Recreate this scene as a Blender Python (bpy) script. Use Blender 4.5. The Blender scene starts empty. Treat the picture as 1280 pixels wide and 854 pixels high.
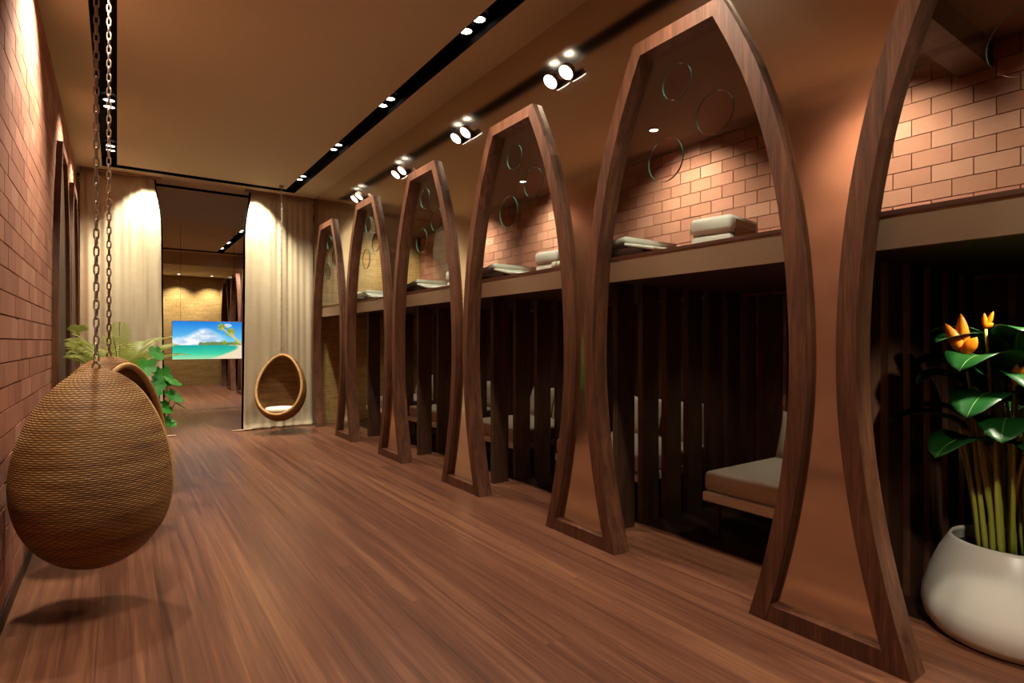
import bpy, bmesh, math, random
from mathutils import Vector, Matrix
random.seed(7)
R = math.radians
SC = bpy.context.scene
COL = SC.collection

# ------------------------------------------------------------------ camera
H = 1.4
cam_d = bpy.data.cameras.new('camera')
cam_d.sensor_fit = 'HORIZONTAL'; cam_d.sensor_width = 36.0; cam_d.lens = 20.0
cam_d.clip_start = 0.02; cam_d.clip_end = 100
cam = bpy.data.objects.new('camera', cam_d); COL.objects.link(cam)
cam.location = (0, 0, H); cam.rotation_euler = (R(90), 0, R(-34.77))
SC.camera = cam

# ------------------------------------------------------------------ world, exposure
w = bpy.data.worlds.new('world'); SC.world = w; w.use_nodes = True
w.node_tree.nodes['Background'].inputs[0].default_value = (0.02, 0.015, 0.01, 1)
w.node_tree.nodes['Background'].inputs[1].default_value = 0.3
SC.view_settings.view_transform = 'Standard'; SC.view_settings.look = 'None'
SC.view_settings.gamma = 1.0; SC.view_settings.use_curve_mapping = False
SC.view_settings.exposure = 0.18
SC.cycles.max_bounces = 8; SC.cycles.diffuse_bounces = 5; SC.cycles.glossy_bounces = 4
SC.cycles.transparent_max_bounces = 16; SC.cycles.caustics_reflective = False
SC.cycles.caustics_refractive = False; SC.cycles.sample_clamp_indirect = 4.0

WARM = (1.0, 0.89, 0.71)
P_TRACK = 112.0      # power of one track lamp
P_CURT = 360.0
P_BUNK = 110.0
P_LOWER = 15.0
P_WALL = 9.0

def spot(name, loc, aim, watts, deg=90, blend=0.7, col=WARM, rad=0.03, parent=None):
    d = bpy.data.lights.new(name, 'SPOT'); d.energy = watts; d.spot_size = R(deg); d.spot_blend = blend
    d.color = col; d.shadow_soft_size = rad
    o = bpy.data.objects.new(name, d); COL.objects.link(o); o.location = loc
    o.rotation_euler = (Vector(aim) - Vector(loc)).to_track_quat('-Z', 'Y').to_euler()
    if parent: o.parent = parent; o.matrix_parent_inverse = parent.matrix_basis.inverted()
    return o

# ------------------------------------------------------------------ materials
def lin(r, g, b):
    f = lambda c: (c/255/12.92) if c/255 <= 0.04045 else ((c/255+0.055)/1.055)**2.4
    return (f(r), f(g), f(b), 1)
class NT:
    def __init__(s, name):
        s.m = bpy.data.materials.new(name); s.m.use_nodes = True
        s.n = s.m.node_tree.nodes; s.l = s.m.node_tree.links
        s.b = s.n['Principled BSDF']; s.out = s.n['Material Output']
    def add(s, t, **k):
        n = s.n.new(t)
        for a, v in k.items(): setattr(n, a, v)
        return n
    def lk(s, a, b): s.l.new(a, b)
    def coord(s, kind='Object', scale=(1, 1, 1), rot=(0, 0, 0)):
        tc = s.add('ShaderNodeTexCoord'); mp = s.add('ShaderNodeMapping')
        mp.inputs['Scale'].default_value = scale; mp.inputs['Rotation'].default_value = rot
        s.lk(tc.outputs[kind], mp.inputs[0]); return mp.outputs[0]
    def world(s, scale=(1, 1, 1)):
        g = s.add('ShaderNodeNewGeometry'); mp = s.add('ShaderNodeMapping')
        mp.inputs['Scale'].default_value = scale
        s.lk(g.outputs['Position'], mp.inputs[0]); return mp.outputs[0]
    def noise(s, vec, scale=1, detail=3, rough=0.55, dist=0.0):
        n = s.add('ShaderNodeTexNoise'); n.inputs['Scale'].default_value = scale
        n.inputs['Detail'].default_value = detail; n.inputs['Roughness'].default_value = rough
        n.inputs['Distortion'].default_value = dist
        s.lk(vec, n.inputs['Vector']); return n.outputs['Fac']
    def ramp(s, fac, stops):
        r = s.add('ShaderNodeValToRGB'); e = r.color_ramp.elements
        while len(e) > 1: e.remove(e[-1])
        e[0].position = stops[0][0]; e[0].color = stops[0][1]
        for p, c in stops[1:]:
            x = e.new(p); x.color = c
        s.lk(fac, r.inputs[0]); return r.outputs[0]
    def math(s, op, a, b=None, c=None):
        n = s.add('ShaderNodeMath', operation=op)
        for i, v in enumerate((a, b, c)):
            if v is None: continue
            if isinstance(v, (int, float)): n.inputs[i].default_value = v
            else: s.lk(v, n.inputs[i])
        return n.outputs[0]
    def mix(s, fac, a, b, mode='MIX'):
        n = s.add('ShaderNodeMix', data_type='RGBA', blend_type=mode)
        for i, v in ((0, fac), (6, a), (7, b)):
            if isinstance(v, (int, float)): n.inputs[i].default_value = v
            elif isinstance(v, tuple): n.inputs[i].default_value = v
            else: s.lk(v, n.inputs[i])
        return n.outputs[2]
    def bump(s, h, strength=0.3, dist=0.01):
        b = s.add('ShaderNodeBump'); b.inputs['Strength'].default_value = strength; b.inputs['Distance'].default_value = dist
        s.lk(h, b.inputs['Height']); s.lk(b.outputs[0], s.b.inputs['Normal'])
    def set(s, **k):
        for a, v in k.items():
            i = s.b.inputs[a.replace('_', ' ')]
            if hasattr(v, 'node'): s.lk(v, i)
            else: i.default_value = v
        return s.m

def mat_plain(name, col, rough=0.6, metal=0.0, spec=0.4):
    t = NT(name); return t.set(Base_Color=col, Roughness=rough, Metallic=metal, **{'Specular_IOR_Level': spec})
def mat_emit(name, col, strength):
    t = NT(name); t.set(Base_Color=(0, 0, 0, 1), Emission_Color=col, Emission_Strength=strength); return t.m

def mat_wood(name, stops, scale=(9, 9, 0.9), rough=0.45, spec=0.4, rnd=0.0, bump=0.12, broad=None):
    t = NT(name); v = t.world(scale)
    oi = t.add('ShaderNodeObjectInfo')
    off = t.add('ShaderNodeVectorMath', operation='ADD'); sc = t.add('ShaderNodeVectorMath', operation='SCALE')
    cb = t.add('ShaderNodeCombineXYZ')
    for i in range(3): t.lk(oi.outputs['Random'], cb.inputs[i])
    t.lk(cb.outputs[0], sc.inputs[0]); sc.inputs['Scale'].default_value = 37.0
    t.lk(v, off.inputs[0]); t.lk(sc.outputs[0], off.inputs[1])
    a = t.noise(off.outputs[0], 1.0, 6, 0.62, 0.6); b = t.noise(off.outputs[0], 5.0, 3, 0.6)
    f = t.math('ADD', t.math('MULTIPLY', a, 0.7), t.math('MULTIPLY', b, 0.3))
    if broad:
        bn = t.noise(t.world(broad), 1.0, 4, 0.6)
        f = t.math('ADD', f, t.math('MULTIPLY', t.math('SUBTRACT', bn, 0.5), 0.55))
    c = t.ramp(f, stops)
    if rnd:
        k = t.math('ADD', t.math('MULTIPLY', oi.outputs['Random'], rnd), 1.0-rnd/2)
        hs = t.add('ShaderNodeHueSaturation'); t.lk(k, hs.inputs['Value']); t.lk(c, hs.inputs['Color']); c = hs.outputs[0]
    t.bump(f, bump, 0.004)
    return t.set(Base_Color=c, Roughness=rough, **{'Specular_IOR_Level': spec})

M = {}
M['frame'] = mat_wood('walnut_frame', [(0.30, lin(58, 33, 22)), (0.5, lin(96, 59, 40)), (0.7, lin(132, 86, 58))], (22, 22, 1.6), 0.5)
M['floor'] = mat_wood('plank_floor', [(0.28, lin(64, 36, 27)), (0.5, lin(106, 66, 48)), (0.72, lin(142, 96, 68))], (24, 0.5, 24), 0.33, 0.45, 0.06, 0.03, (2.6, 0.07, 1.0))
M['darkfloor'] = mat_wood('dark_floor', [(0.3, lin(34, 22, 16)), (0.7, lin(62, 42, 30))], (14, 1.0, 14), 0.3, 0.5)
M['slat'] = mat_wood('dark_slat', [(0.3, lin(46, 28, 19)), (0.7, lin(92, 60, 40))], (14, 14, 2.2), 0.55)
M['ceiling'] = mat_plain('ceiling_paint', lin(216, 204, 174), 0.75, 0, 0.2)
M['black'] = mat_plain('matte_black', (0.003, 0.003, 0.003, 1), 0.8, 0, 0.05)
M['lens'] = mat_emit('lamp_lens', (1.0, 0.93, 0.8, 1), 9.0)
M['fascia'] = mat_plain('bronze_fascia', lin(150, 122, 98), 0.5, 0.0, 0.4)
M['deck'] = mat_plain('deck_board', lin(96, 58, 42), 0.6)
M['steel'] = mat_plain('chain_steel', lin(178, 164, 148), 0.4, 0.6)
M['white'] = mat_plain('white_fabric', lin(238, 232, 220), 0.9, 0, 0.1)
M['greyfab'] = mat_plain('oatmeal_fabric', lin(190, 178, 156), 0.9, 0, 0.1)
M['darkfab'] = mat_plain('dark_brown_fabric', lin(64, 42, 32), 0.9, 0, 0.1)
M['bezel'] = mat_plain('screen_bezel', lin(60, 70, 74), 0.4)
M['soil'] = mat_plain('soil', lin(40, 28, 20), 0.95)
M['terra'] = mat_plain('dark_planter', lin(52, 42, 36), 0.6)
M['mortar'] = mat_plain('mortar', lin(160, 116, 94), 0.9, 0, 0.1)

def mat_brick():
    t = NT('red_brick'); oi = t.add('ShaderNodeObjectInfo'); at = t.add('ShaderNodeAttribute', attribute_name='rnd')
    f = t.math('FRACT', t.math('ADD', oi.outputs['Random'], at.outputs['Fac']))
    c1 = t.ramp(f, [(0.0, lin(164, 108, 88)), (0.35, lin(182, 124, 101)), (0.7, lin(194, 136, 112)), (1.0, lin(208, 154, 130))])
    n = t.noise(t.world((1, 1, 1)), 14, 5, 0.65); n2 = t.noise(t.world((1, 1, 1)), 3.0, 3)
    c = t.mix(t.math('MULTIPLY', n, 0.4), c1, lin(130, 76, 58)); c = t.mix(t.math('MULTIPLY', n2, 0.35), c, lin(205, 150, 118))
    t.bump(n, 0.35, 0.006)
    return t.set(Base_Color=c, Roughness=0.85, **{'Specular_IOR_Level': 0.2})
M['brick'] = mat_brick()

def mat_bronze():
    t = NT('bronze_mirror_panel')
    n = t.noise(t.world((1, 1, 1)), 260, 2, 0.6)
    c = t.mix(n, lin(218, 204, 186), lin(230, 216, 198))
    return t.set(Base_Color=c, Roughness=0.13, Metallic=1.0)
M['bronze'] = mat_bronze()

def mat_straw():
    t = NT('straw_wallcovering'); v = t.world((2.5, 2.5, 60)); v2 = t.world((30, 30, 8))
    f = t.math('ADD', t.math('MULTIPLY', t.noise(v, 1, 4), 0.6), t.math('MULTIPLY', t.noise(v2, 1, 3), 0.4))
    c = t.ramp(f, [(0.3, lin(140, 108, 62)), (0.5, lin(178, 146, 92)), (0.7, lin(200, 172, 118))])
    t.bump(f, 0.3, 0.004)
    return t.set(Base_Color=c, Roughness=0.9, **{'Specular_IOR_Level': 0.1})
M['straw'] = mat_straw()

def mat_linen(name, a, b):
    t = NT(name)
    f = t.math('ADD', t.math('MULTIPLY', t.noise(t.world((220, 220, 12)), 1, 2), 0.5), t.math('MULTIPLY', t.noise(t.world((12, 12, 260)), 1, 2), 0.5))
    f2 = t.noise(t.world((1, 1, 1)), 9, 4)
    c = t.mix(t.math('ADD', t.math('MULTIPLY', f, 0.6), t.math('MULTIPLY', f2, 0.4)), a, b)
    t.bump(f, 0.15, 0.003)
    return t.set(Base_Color=c, Roughness=0.95, **{'Specular_IOR_Level': 0.05})
M['linen'] = mat_linen('curtain_linen', lin(174, 158, 128), lin(214, 200, 170))

def mat_rattan():
    t = NT('woven_rattan'); uv = t.add('ShaderNodeUVMap')
    sx = t.add('ShaderNodeSeparateXYZ'); t.lk(uv.outputs[0], sx.inputs[0])
    u, v = sx.outputs[0], sx.outputs[1]
    row = t.math('FLOOR', v); odd = t.math('MULTIPLY', t.math('MODULO', row, 2.0), math.pi)
    vv = t.math('SINE', t.math('MULTIPLY', t.math('FRACT', v), math.pi))
    uu = t.math('SINE', t.math('ADD', t.math('MULTIPLY', u, math.pi), odd))
    h = t.math('MULTIPLY', vv, t.math('ADD', t.math('MULTIPLY', uu, 0.28), 0.72))
    ns = t.noise(uv.outputs[0], 0.35, 3); nb = t.noise(t.coord('Object', (1.5, 1.5, 14)), 1.6, 4, 0.65)
    base = t.ramp(nb, [(0.32, lin(128, 84, 42)), (0.5, lin(186, 136, 76)), (0.68, lin(214, 170, 106))])
    c = t.mix(h, lin(66, 40, 18), base); c = t.mix(t.math('MULTIPLY', ns, 0.25), c, lin(120, 74, 36))
    t.bump(h, 0.7, 0.006)
    return t.set(Base_Color=c, Roughness=0.6, **{'Specular_IOR_Level': 0.3})
M['rattan'] = mat_rattan()
M['rim'] = mat_wood('rattan_rim', [(0.3, lin(170, 122, 66)), (0.7, lin(214, 172, 108))], (30, 30, 30), 0.5)

def mat_leaf(name, a, b, trans=0.25):
    t = NT(name); n = t.noise(t.world((1, 1, 1)), 9, 3); oi = t.add('ShaderNodeObjectInfo')
    c = t.mix(t.math('MULTIPLY', t.math('ADD', n, oi.outputs['Random']), 0.5), a, b)
    t.set(Base_Color=c, Roughness=0.42, **{'Specular_IOR_Level': 0.4})
    tr = t.add('ShaderNodeBsdfTranslucent'); t.lk(c, tr.inputs[0]); mx = t.add('ShaderNodeMixShader'); mx.inputs[0].default_value = trans
    t.lk(t.b.outputs[0], mx.inputs[1]); t.lk(tr.outputs[0], mx.inputs[2]); t.lk(mx.outputs[0], t.out.inputs[0]); return t.m
M['fern'] = mat_leaf('fern_leaf', lin(168, 182, 84), lin(206, 208, 128), 0.35)
M['monstera'] = mat_leaf('monstera_leaf', lin(30, 120, 36), lin(80, 190, 56), 0.35)
M['bird'] = mat_leaf('strelitzia_leaf', lin(12, 54, 20), lin(26, 86, 30), 0.12)
M['stem'] = mat_leaf('pale_stem', lin(150, 156, 50), lin(186, 186, 84), 0.1)
M['gstem'] = mat_leaf('green_stem', lin(60, 100, 40), lin(90, 130, 50), 0.1)
M['orange'] = mat_leaf('orange_petal', lin(236, 128, 12), lin(246, 160, 30), 0.3)
M['blue'] = mat_plain('blue_petal', lin(60, 40, 130), 0.5)
def mat_ceramic():
    t = NT('white_ceramic'); n = t.noise(t.world((1, 1, 1)), 4, 4)
    return t.set(Base_Color=t.mix(n, lin(214, 208, 196), lin(234, 230, 220)), Roughness=0.3, **{'Specular_IOR_Level': 0.5})
M['ceramic'] = mat_ceramic()

def mat_glass():
    t = NT('clear_glass'); t.n.remove(t.b)
    tr = t.add('ShaderNodeBsdfTransparent'); tr.inputs[0].default_value = (0.93, 0.97, 0.95, 1)
    gl = t.add('ShaderNodeBsdfGlossy'); gl.inputs['Roughness'].default_value = 0.0; gl.inputs[0].default_value = (1, 1, 1, 1)
    lw = t.add('ShaderNodeLayerWeight'); lw.inputs[0].default_value = 0.5
    fr = t.math('ADD', t.math('MULTIPLY', t.math('POWER', lw.outputs['Facing'], 5.0), 0.4), 0.03)
    mx = t.add('ShaderNodeMixShader'); t.lk(fr, mx.inputs[0])
    t.lk(tr.outputs[0], mx.inputs[1]); t.lk(gl.outputs[0], mx.inputs[2]); t.lk(mx.outputs[0], t.out.inputs[0]); return t.m
M['glass'] = mat_glass()
M['glassedge'] = mat_plain('green_glass_edge', lin(62, 104, 88), 0.15, 0.0, 0.9)

# ------------------------------------------------------------------ mesh helpers
class MB:
    def __init__(s): s.v = []; s.f = []; s.uv = None; s.mi = []
    def add(s, vs, fs, mi=0):
        b = len(s.v); s.v += [tuple(p) for p in vs]
        s.f += [tuple(b+i for i in f) for f in fs]; s.mi += [mi]*len(fs); return s
    def box(s, x0, x1, y0, y1, z0, z1, mi=0):
        vs = [(x, y, z) for x in (x0, x1) for y in (y0, y1) for z in (z0, z1)]
        return s.add(vs, [(0, 1, 3, 2), (4, 6, 7, 5), (0, 4, 5, 1), (2, 3, 7, 6), (0, 2, 6, 4), (1, 5, 7, 3)], mi)
    def prism(s, poly, axis_vec):      # poly: 3D polygon, extruded by vector
        n = len(poly); a = Vector(axis_vec); vs = [Vector(p) for p in poly]; vs += [p+a for p in vs]
        fs = [tuple(range(n))[::-1], tuple(range(n, 2*n))] + [(i, (i+1) % n, n+(i+1) % n, n+i) for i in range(n)]
        return s.add(vs, fs)
    def tube(s, pts, r, n=8, closed=False, cap=True):
        pts = [Vector(p) for p in pts]; m = len(pts); rs = r if isinstance(r, (list, tuple)) else [r]*m
        vs = []; up = None
        for i, p in enumerate(pts):
            t = (pts[(i+1) % m]-pts[i-1]) if closed else (pts[min(i+1, m-1)]-pts[max(i-1, 0)])
            t.normalize()
            if up is None: up = t.orthogonal().normalized()
            up = (up-t*up.dot(t)).normalized(); sd = t.cross(up)
            for k in range(n):
                a = 2*math.pi*k/n; vs.append(p+(up*math.cos(a)+sd*math.sin(a))*rs[i])
        fs = []
        for i in range(m if closed else m-1):
            j = (i+1) % m
            for k in range(n): fs.append((i*n+k, i*n+(k+1) % n, j*n+(k+1) % n, j*n+k))
        if not closed and cap: fs += [tuple(range(n))[::-1], tuple(range((m-1)*n, m*n))]
        return s.add(vs, fs)
    def lathe(s, prof, n=32, c=(0, 0, 0), ring=False):
        if ring: prof = list(prof)+[prof[0]]
        vs = []; m = len(prof)
        for r, z in prof:
            for k in range(n):
                a = 2*math.pi*k/n; vs.append((c[0]+r*math.cos(a), c[1]+r*math.sin(a), c[2]+z))
        fs = [(i*n+k, i*n+(k+1) % n, (i+1)*n+(k+1) % n, (i+1)*n+k) for i in range(m-1) for k in range(n)]
        if not ring: fs += [tuple(range(n))[::-1], tuple(range((m-1)*n, m*n))]
        return s.add(vs, fs)
    def mesh(s, name, mats):
        me = bpy.data.meshes.new(name); me.from_pydata(s.v, [], s.f); me.update()
        for m in (mats if isinstance(mats, list) else [mats]): me.materials.append(m)
        if any(s.mi): me.polygons.foreach_set('material_index', s.mi)
        return me
    def build(s, name, mats, parent=None, smooth=False, bevel=0, recalc=True):
        me = s.mesh(name, mats)
        if recalc:
            bm = bmesh.new(); bm.from_mesh(me); bmesh.ops.recalc_face_normals(bm, faces=bm.faces[:]); bm.to_mesh(me); bm.free()
        if smooth: me.polygons.foreach_set('use_smooth', [True]*len(me.polygons))
        o = bpy.data.objects.new(name, me); COL.objects.link(o)
        if parent: o.parent = parent
        if bevel:
            b = o.modifiers.new('bevel', 'BEVEL'); b.width = bevel; b.segments = 3; b.limit_method = 'ANGLE'
        return o
def empty(name, loc, label=None, cat=None, group=None, rz=0):
    o = bpy.data.objects.new(name, None); COL.objects.link(o); o.location = loc; o.rotation_euler = (0, 0, rz)
    o.empty_display_size = 0.05
    return tag(o, label, cat, group)
def tag(o, label=None, cat=None, group=None, kind=None):
    if label: o['label'] = label
    if cat: o['category'] = cat
    if group: o['group'] = group
    if kind: o['kind'] = kind
    return o
def struct(o, label, cat): return tag(o, label, cat, None, 'structure')
def inst(me, name, parent, loc=(0, 0, 0), rot=(0, 0, 0), scale=(1, 1, 1)):
    o = bpy.data.objects.new(name, me); COL.objects.link(o); o.parent = parent
    o.location = loc; o.rotation_euler = rot; o.scale = scale; return o
def noise1(x, s=0): 
    return math.sin(x*1.7+s)*0.5+math.sin(x*3.9+s*2.1)*0.3+math.sin(x*8.3+s*0.7)*0.2
TH = R(34.77); CT, ST = math.cos(TH), math.sin(TH)
def proj(p):
    a = p[0]*CT-p[1]*ST; d = p[0]*ST+p[1]*CT
    return (640+711*a/d, 427-711*(p[2]-H)/d, d) if d > 0.05 else (-9e3, -9e3, d)

# ------------------------------------------------------------------ key dimensions (metres)
XL, XP, XF, XB = -0.47, 2.715, 2.67, 4.70      # left wall, bronze panel, frame front, bunk back wall
ZC, ZBC = 3.80, 3.35                            # hall ceiling, bunk ceiling
PITCH, POD0 = 1.69, 2.19
PODS = [POD0+PITCH*k for k in (-1, 0, 1, 2, 3, 4)]
FARPODS = [POD0+PITCH*k for k in (8, 9, 10)]
YN, YCUR, YF = -2.6, 9.78, 20.6

# ------------------------------------------------------------------ floor
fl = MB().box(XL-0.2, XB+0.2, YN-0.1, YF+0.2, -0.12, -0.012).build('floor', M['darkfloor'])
struct(fl, 'reddish brown wooden plank floor running down the hall', 'floor')
PW = 0.1305
nrow = int(round((3.32-XL)/PW)); PW = (3.32-XL)/nrow
plank_me = {}
rp = random.Random(3)
for i in range(nrow):
    x0 = XL+i*PW; y = YN-rp.random()*6.0
    while y < YF:
        ln = rp.choice((5.2, 6.4, 7.6))
        a, b = max(y, YN), min(y+ln, YF)
        if x0 > XP: b = min(b, 9.8) if a < 9.8 else b
        if b-a > 0.1:
            key = round(b-a, 3)
            if key not in plank_me:
                plank_me[key] = MB().box(-PW/2+0.0003, PW/2-0.0003, -(b-a)/2+0.0003, (b-a)/2-0.0003, -0.012, 0).mesh('plank', M['floor'])
            inst(plank_me[key], 'plank', fl, (x0+PW/2, (a+b)/2, 0))
        y += ln
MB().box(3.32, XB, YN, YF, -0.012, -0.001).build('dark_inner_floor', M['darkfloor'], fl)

# ------------------------------------------------------------------ ceiling
c = MB(); Z0, Z1 = ZC, ZC+0.16
LS, RS, CS = (-0.168, 0.0), (2.19, 2.36), (9.40, 9.57)
for b in [(XL-.1, LS[0], YN, CS[0]), (LS[1], RS[0], YN, CS[0]), (RS[1], XP+.05, YN, CS[0]),
          (XL-.1, LS[0], CS[0], CS[1]), (RS[1], XP+.05, CS[0], CS[1]), (XL-.1, XP+.05, CS[1], 10.16),
          (XL-.1, XP+.05, 10.33, 10.45), (XL-.1, 2.20, 10.45, 17.0), (2.36, XP+.05, 10.45, 17.0), (XL-.1, XP+.05, 17.25, 17.6)]:
    c.box(b[0], b[1], b[2], b[3], Z0, Z1)
c.box(XL-.1, XP+.05, 17.6, YF, 3.46, Z1)
struct(c.build('ceiling', M['ceiling']), 'brown painted ceiling cut by black recessed light slots', 'ceiling')

lens_me = MB().lathe([(0.001, 0.012), (0.046, 0.012), (0.048, 0.004), (0.048, 0.0), (0.001, 0.0)], 24).mesh('lens', M['lens'])
ring_me = MB().lathe([(0.049, 0.0), (0.054, -0.004), (0.058, 0.0), (0.058, 0.04), (0.049, 0.04)], 24, ring=True).mesh('lamp', M['black'])
def channel(name, x0, x1, y0, y1, label, lamps, aims=None, watts=P_TRACK, deg=100):
    t = empty(name, ((x0+x1)/2, (y0+y1)/2, ZC), label, 'track light'); ox, oy = (x0+x1)/2, (y0+y1)/2
    m = MB(); e = 0.006; zt = 0.13
    X0, X1, Y0, Y1 = x0-ox, x1-ox, y0-oy, y1-oy
    m.box(X0, X1, Y0, Y1, zt-0.01, zt)
    for b in ((X0, X0+e, Y0, Y1), (X1-e, X1, Y0, Y1), (X0, X1, Y0, Y0+e), (X0, X1, Y1-e, Y1)):
        m.box(b[0], b[1], b[2], b[3], 0.0005, zt-0.01)
    m.build('channel', M['black'], t)
    for k, (lx, ly) in enumerate(lamps):
        lp = inst(ring_me, 'lamp', t, (lx-ox, ly-oy, 0.062)); inst(lens_me, 'lens', lp, (0, 0, 0.004))
        aim = (aims[k] if aims else (lx, ly, 0))
        s = spot('lamp_light', (lx, ly, ZC+0.055), aim, watts[k] if isinstance(watts, list) else watts, deg[k] if isinstance(deg, list) else deg, 0.7, rad=0.04)
    return t
def pairs(x, ys): return [(x, y+d) for y in ys for d in (-0.1, 0.1)]
LP = pairs(-0.068, (-0.7, 2.3, 4.75, 7.22, 8.87))
channel('track_light', LS[0], LS[1], YN, CS[1], 'black slot of paired downlights above the hanging chair by the brick wall',
        LP, [(3.42, 0.78, 0.25) if y < 0 else (x-(1.3 if y < 6 else 0.5), y, 0.9) for x, y in LP],
        [P_TRACK*(2.6 if y < 0 else 1.2 if y < 4 else 1.9 if y < 6 else 1.0) for x, y in LP], [17 if y < 0 else 100 for x, y in LP])
channel('track_light', RS[0], RS[1], YN, CS[1], 'black slot of paired downlights nearest the row of arched frames',
        pairs(2.275, (0.4, 2.1, 3.82, 5.55, 7.2, 8.85)))
channel('ceiling_slot', LS[1], RS[0], CS[0], CS[1], 'narrow black cross slot in the ceiling before the curtains',
        [(0.38, 9.485), (1.78, 9.485)], [(0.36, 9.83, 2.2), (1.80, 9.83, 2.2)], P_CURT, 78)
channel('curtain_slot', XL, XP, 10.16, 10.33, 'narrow black cross slot in the ceiling behind the curtains', [])
channel('track_light', 2.20, 2.36, 10.45, 17.0, 'black slot of downlights in the far room beyond the curtains', pairs(2.28, (13.9, 15.7, 16.75)), None, P_TRACK*1.9)
channel('ceiling_slot', XL, XP, 17.0, 17.25, 'thin black cross slot in the far room ceiling', [])
for k, x in enumerate((0.55, 1.55, 2.45)):
    t = empty('downlight', (x, 20.1, 3.46), 'small round downlight grazing the straw far wall, %s of three' % ('leftmost' if k == 0 else 'middle one' if k == 1 else 'rightmost'), 'downlight', 'downlights by the far wall')
    inst(ring_me, 'trim', t, (0, 0, -0.003)); inst(lens_me, 'lens', t, (0, 0, -0.002))
    spot('downlight_light', (x, 20.1, 3.44), (x, 20.45, 1.2), 150, 100, 0.8)

# ------------------------------------------------------------------ brick walls
def brick_wall(wall, plane_x, face, y0, y1, z0, z1, skip=None, lb=0.24, hb=0.12, gap=0.007, keep=300, zmin_ind=-9):
    """bricks on plane x = plane_x whose faces look along face (+1/-1)"""
    rb = random.Random(int(plane_x*100)); items = []
    nz = int(round((z1-z0)/hb)); hb = (z1-z0)/nz
    for r in range(nz):
        y = y0-(lb/2 if r % 2 else 0)
        while y < y1-1e-6:
            a, b = max(y, y0), min(y+lb, y1); y += lb
            if b-a < 0.03: continue
            cz = z0+(r+0.5)*hb; cy = (a+b)/2
            if skip and skip(cy, cz): continue
            px, py, d = proj((plane_x, cy, cz))
            q1 = proj((plane_x, a, cz)); q2 = proj((plane_x, b, cz))
            area = 0
            if q1[2] > 0.1 and q2[2] > 0.1 and -30 < px < 1310 and -20 < py < 874 and cz > zmin_ind: area = abs(q2[0]-q1[0])*711*hb/d
            items.append((area, cy, cz, b-a-gap, hb-gap, rb.uniform(0.0, 0.0022), rb.random()))
    items.sort(key=lambda i: -i[0])
    unit = MB().box(-0.5, 0.5, -0.5, 0.5, -0.5, 0.5).mesh('brick', M['brick'])
    for it in items[:keep]:
        if it[0] <= 0: break
        t = 0.03+it[5]
        inst(unit, 'brick', wall, (plane_x+face*(0.010+(t-0.03)-t/2), it[1], it[2]), (0, 0, 0), (t, it[3], it[4]))
    n0 = min(keep, sum(1 for i in items if i[0] > 0))
    m = MB(); vals = []
    for it in items[n0:]:
        t = 0.03+it[5]; xc = plane_x+face*(0.010+(t-0.03)-t/2)
        m.box(xc-t/2, xc+t/2, it[1]-it[3]/2, it[1]+it[3]/2, it[2]-it[4]/2, it[2]+it[4]/2); vals += [it[6]]*8
    o = m.build('brick_courses', M['brick'], wall); o['kind'] = 'stuff'
    at = o.data.attributes.new('rnd', 'FLOAT', 'POINT'); at.data.foreach_set('value', vals)

wl = struct(MB().box(XL-0.25, XL-0.004, YN, YCUR+0.12, 0, ZC+0.1).build('wall_left', M['mortar']), 'red brick wall behind the hanging chair', 'wall')
brick_wall(wl, XL, 1, YN, YCUR+0.12, 0.10, ZC)
struct(MB().box(XL-0.004, XL+0.014, YN, 6.0, 0, 0.09).build('baseboard_left', M['slat']), 'dark baseboard along the brick wall', 'baseboard')
wb = struct(MB().box(XB+0.004, XB+0.25, YN, YCUR+0.3, 0, ZBC+0.2).build('wall_bunk_back', M['mortar']), 'red brick rear wall inside the sleeping bunks', 'wall')
brick_wall(wb, XB, -1, YN, YCUR+0.02, 0.0, ZBC, zmin_ind=1.9)
bd_me = MB().box(-0.02, 0.0, -0.105, 0.105, 0, 1.80).mesh('board', M['slat'])
for k in range(49): inst(bd_me, 'board', wb, (XB-0.022-0.012*(k % 2), YN+0.13+0.25*k, 0.005))
struct(MB().box(XL-0.25, XB+0.25, YN-0.15, YN, 0, ZC+0.1).build('wall_near', M['straw']), 'plain wall closing the hall at the near end', 'wall')
struct(MB().box(XL-0.25, XB+0.25, YF, YF+0.15, 0, ZC+0.1).build('wall_far', M['straw']), 'straw textured far wall lit by downlights', 'wall')
struct(MB().box(XL-0.25, XL, YCUR+0.12, YF, 0, ZC+0.1).build('wall_far_left', M['straw']), 'straw textured side wall of the far room', 'wall')
struct(MB().box(XP+0.08, XB, YCUR+0.02, YCUR+0.14, 0, ZC+0.1).build('wall_bunk_end', M['straw']), 'straw textured end wall closing the bunk row', 'wall')
struct(MB().box(XB-0.35, XB+0.2, YCUR+0.14, YF, 0, ZC+0.1).build('wall_far_bunk_back', M['straw']), 'rear wall inside the far bunks', 'wall')
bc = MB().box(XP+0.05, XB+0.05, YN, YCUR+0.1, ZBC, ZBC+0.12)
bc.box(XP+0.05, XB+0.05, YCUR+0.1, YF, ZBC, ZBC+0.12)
struct(bc.build('ceiling_bunk', mat_plain('bunk_ceiling_shaded', lin(112, 86, 68), 0.7, 0, 0.2)), 'ceiling inside the upper bunks', 'ceiling')  # darker than the hall ceiling: shade of the bunks put into its colour

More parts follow.
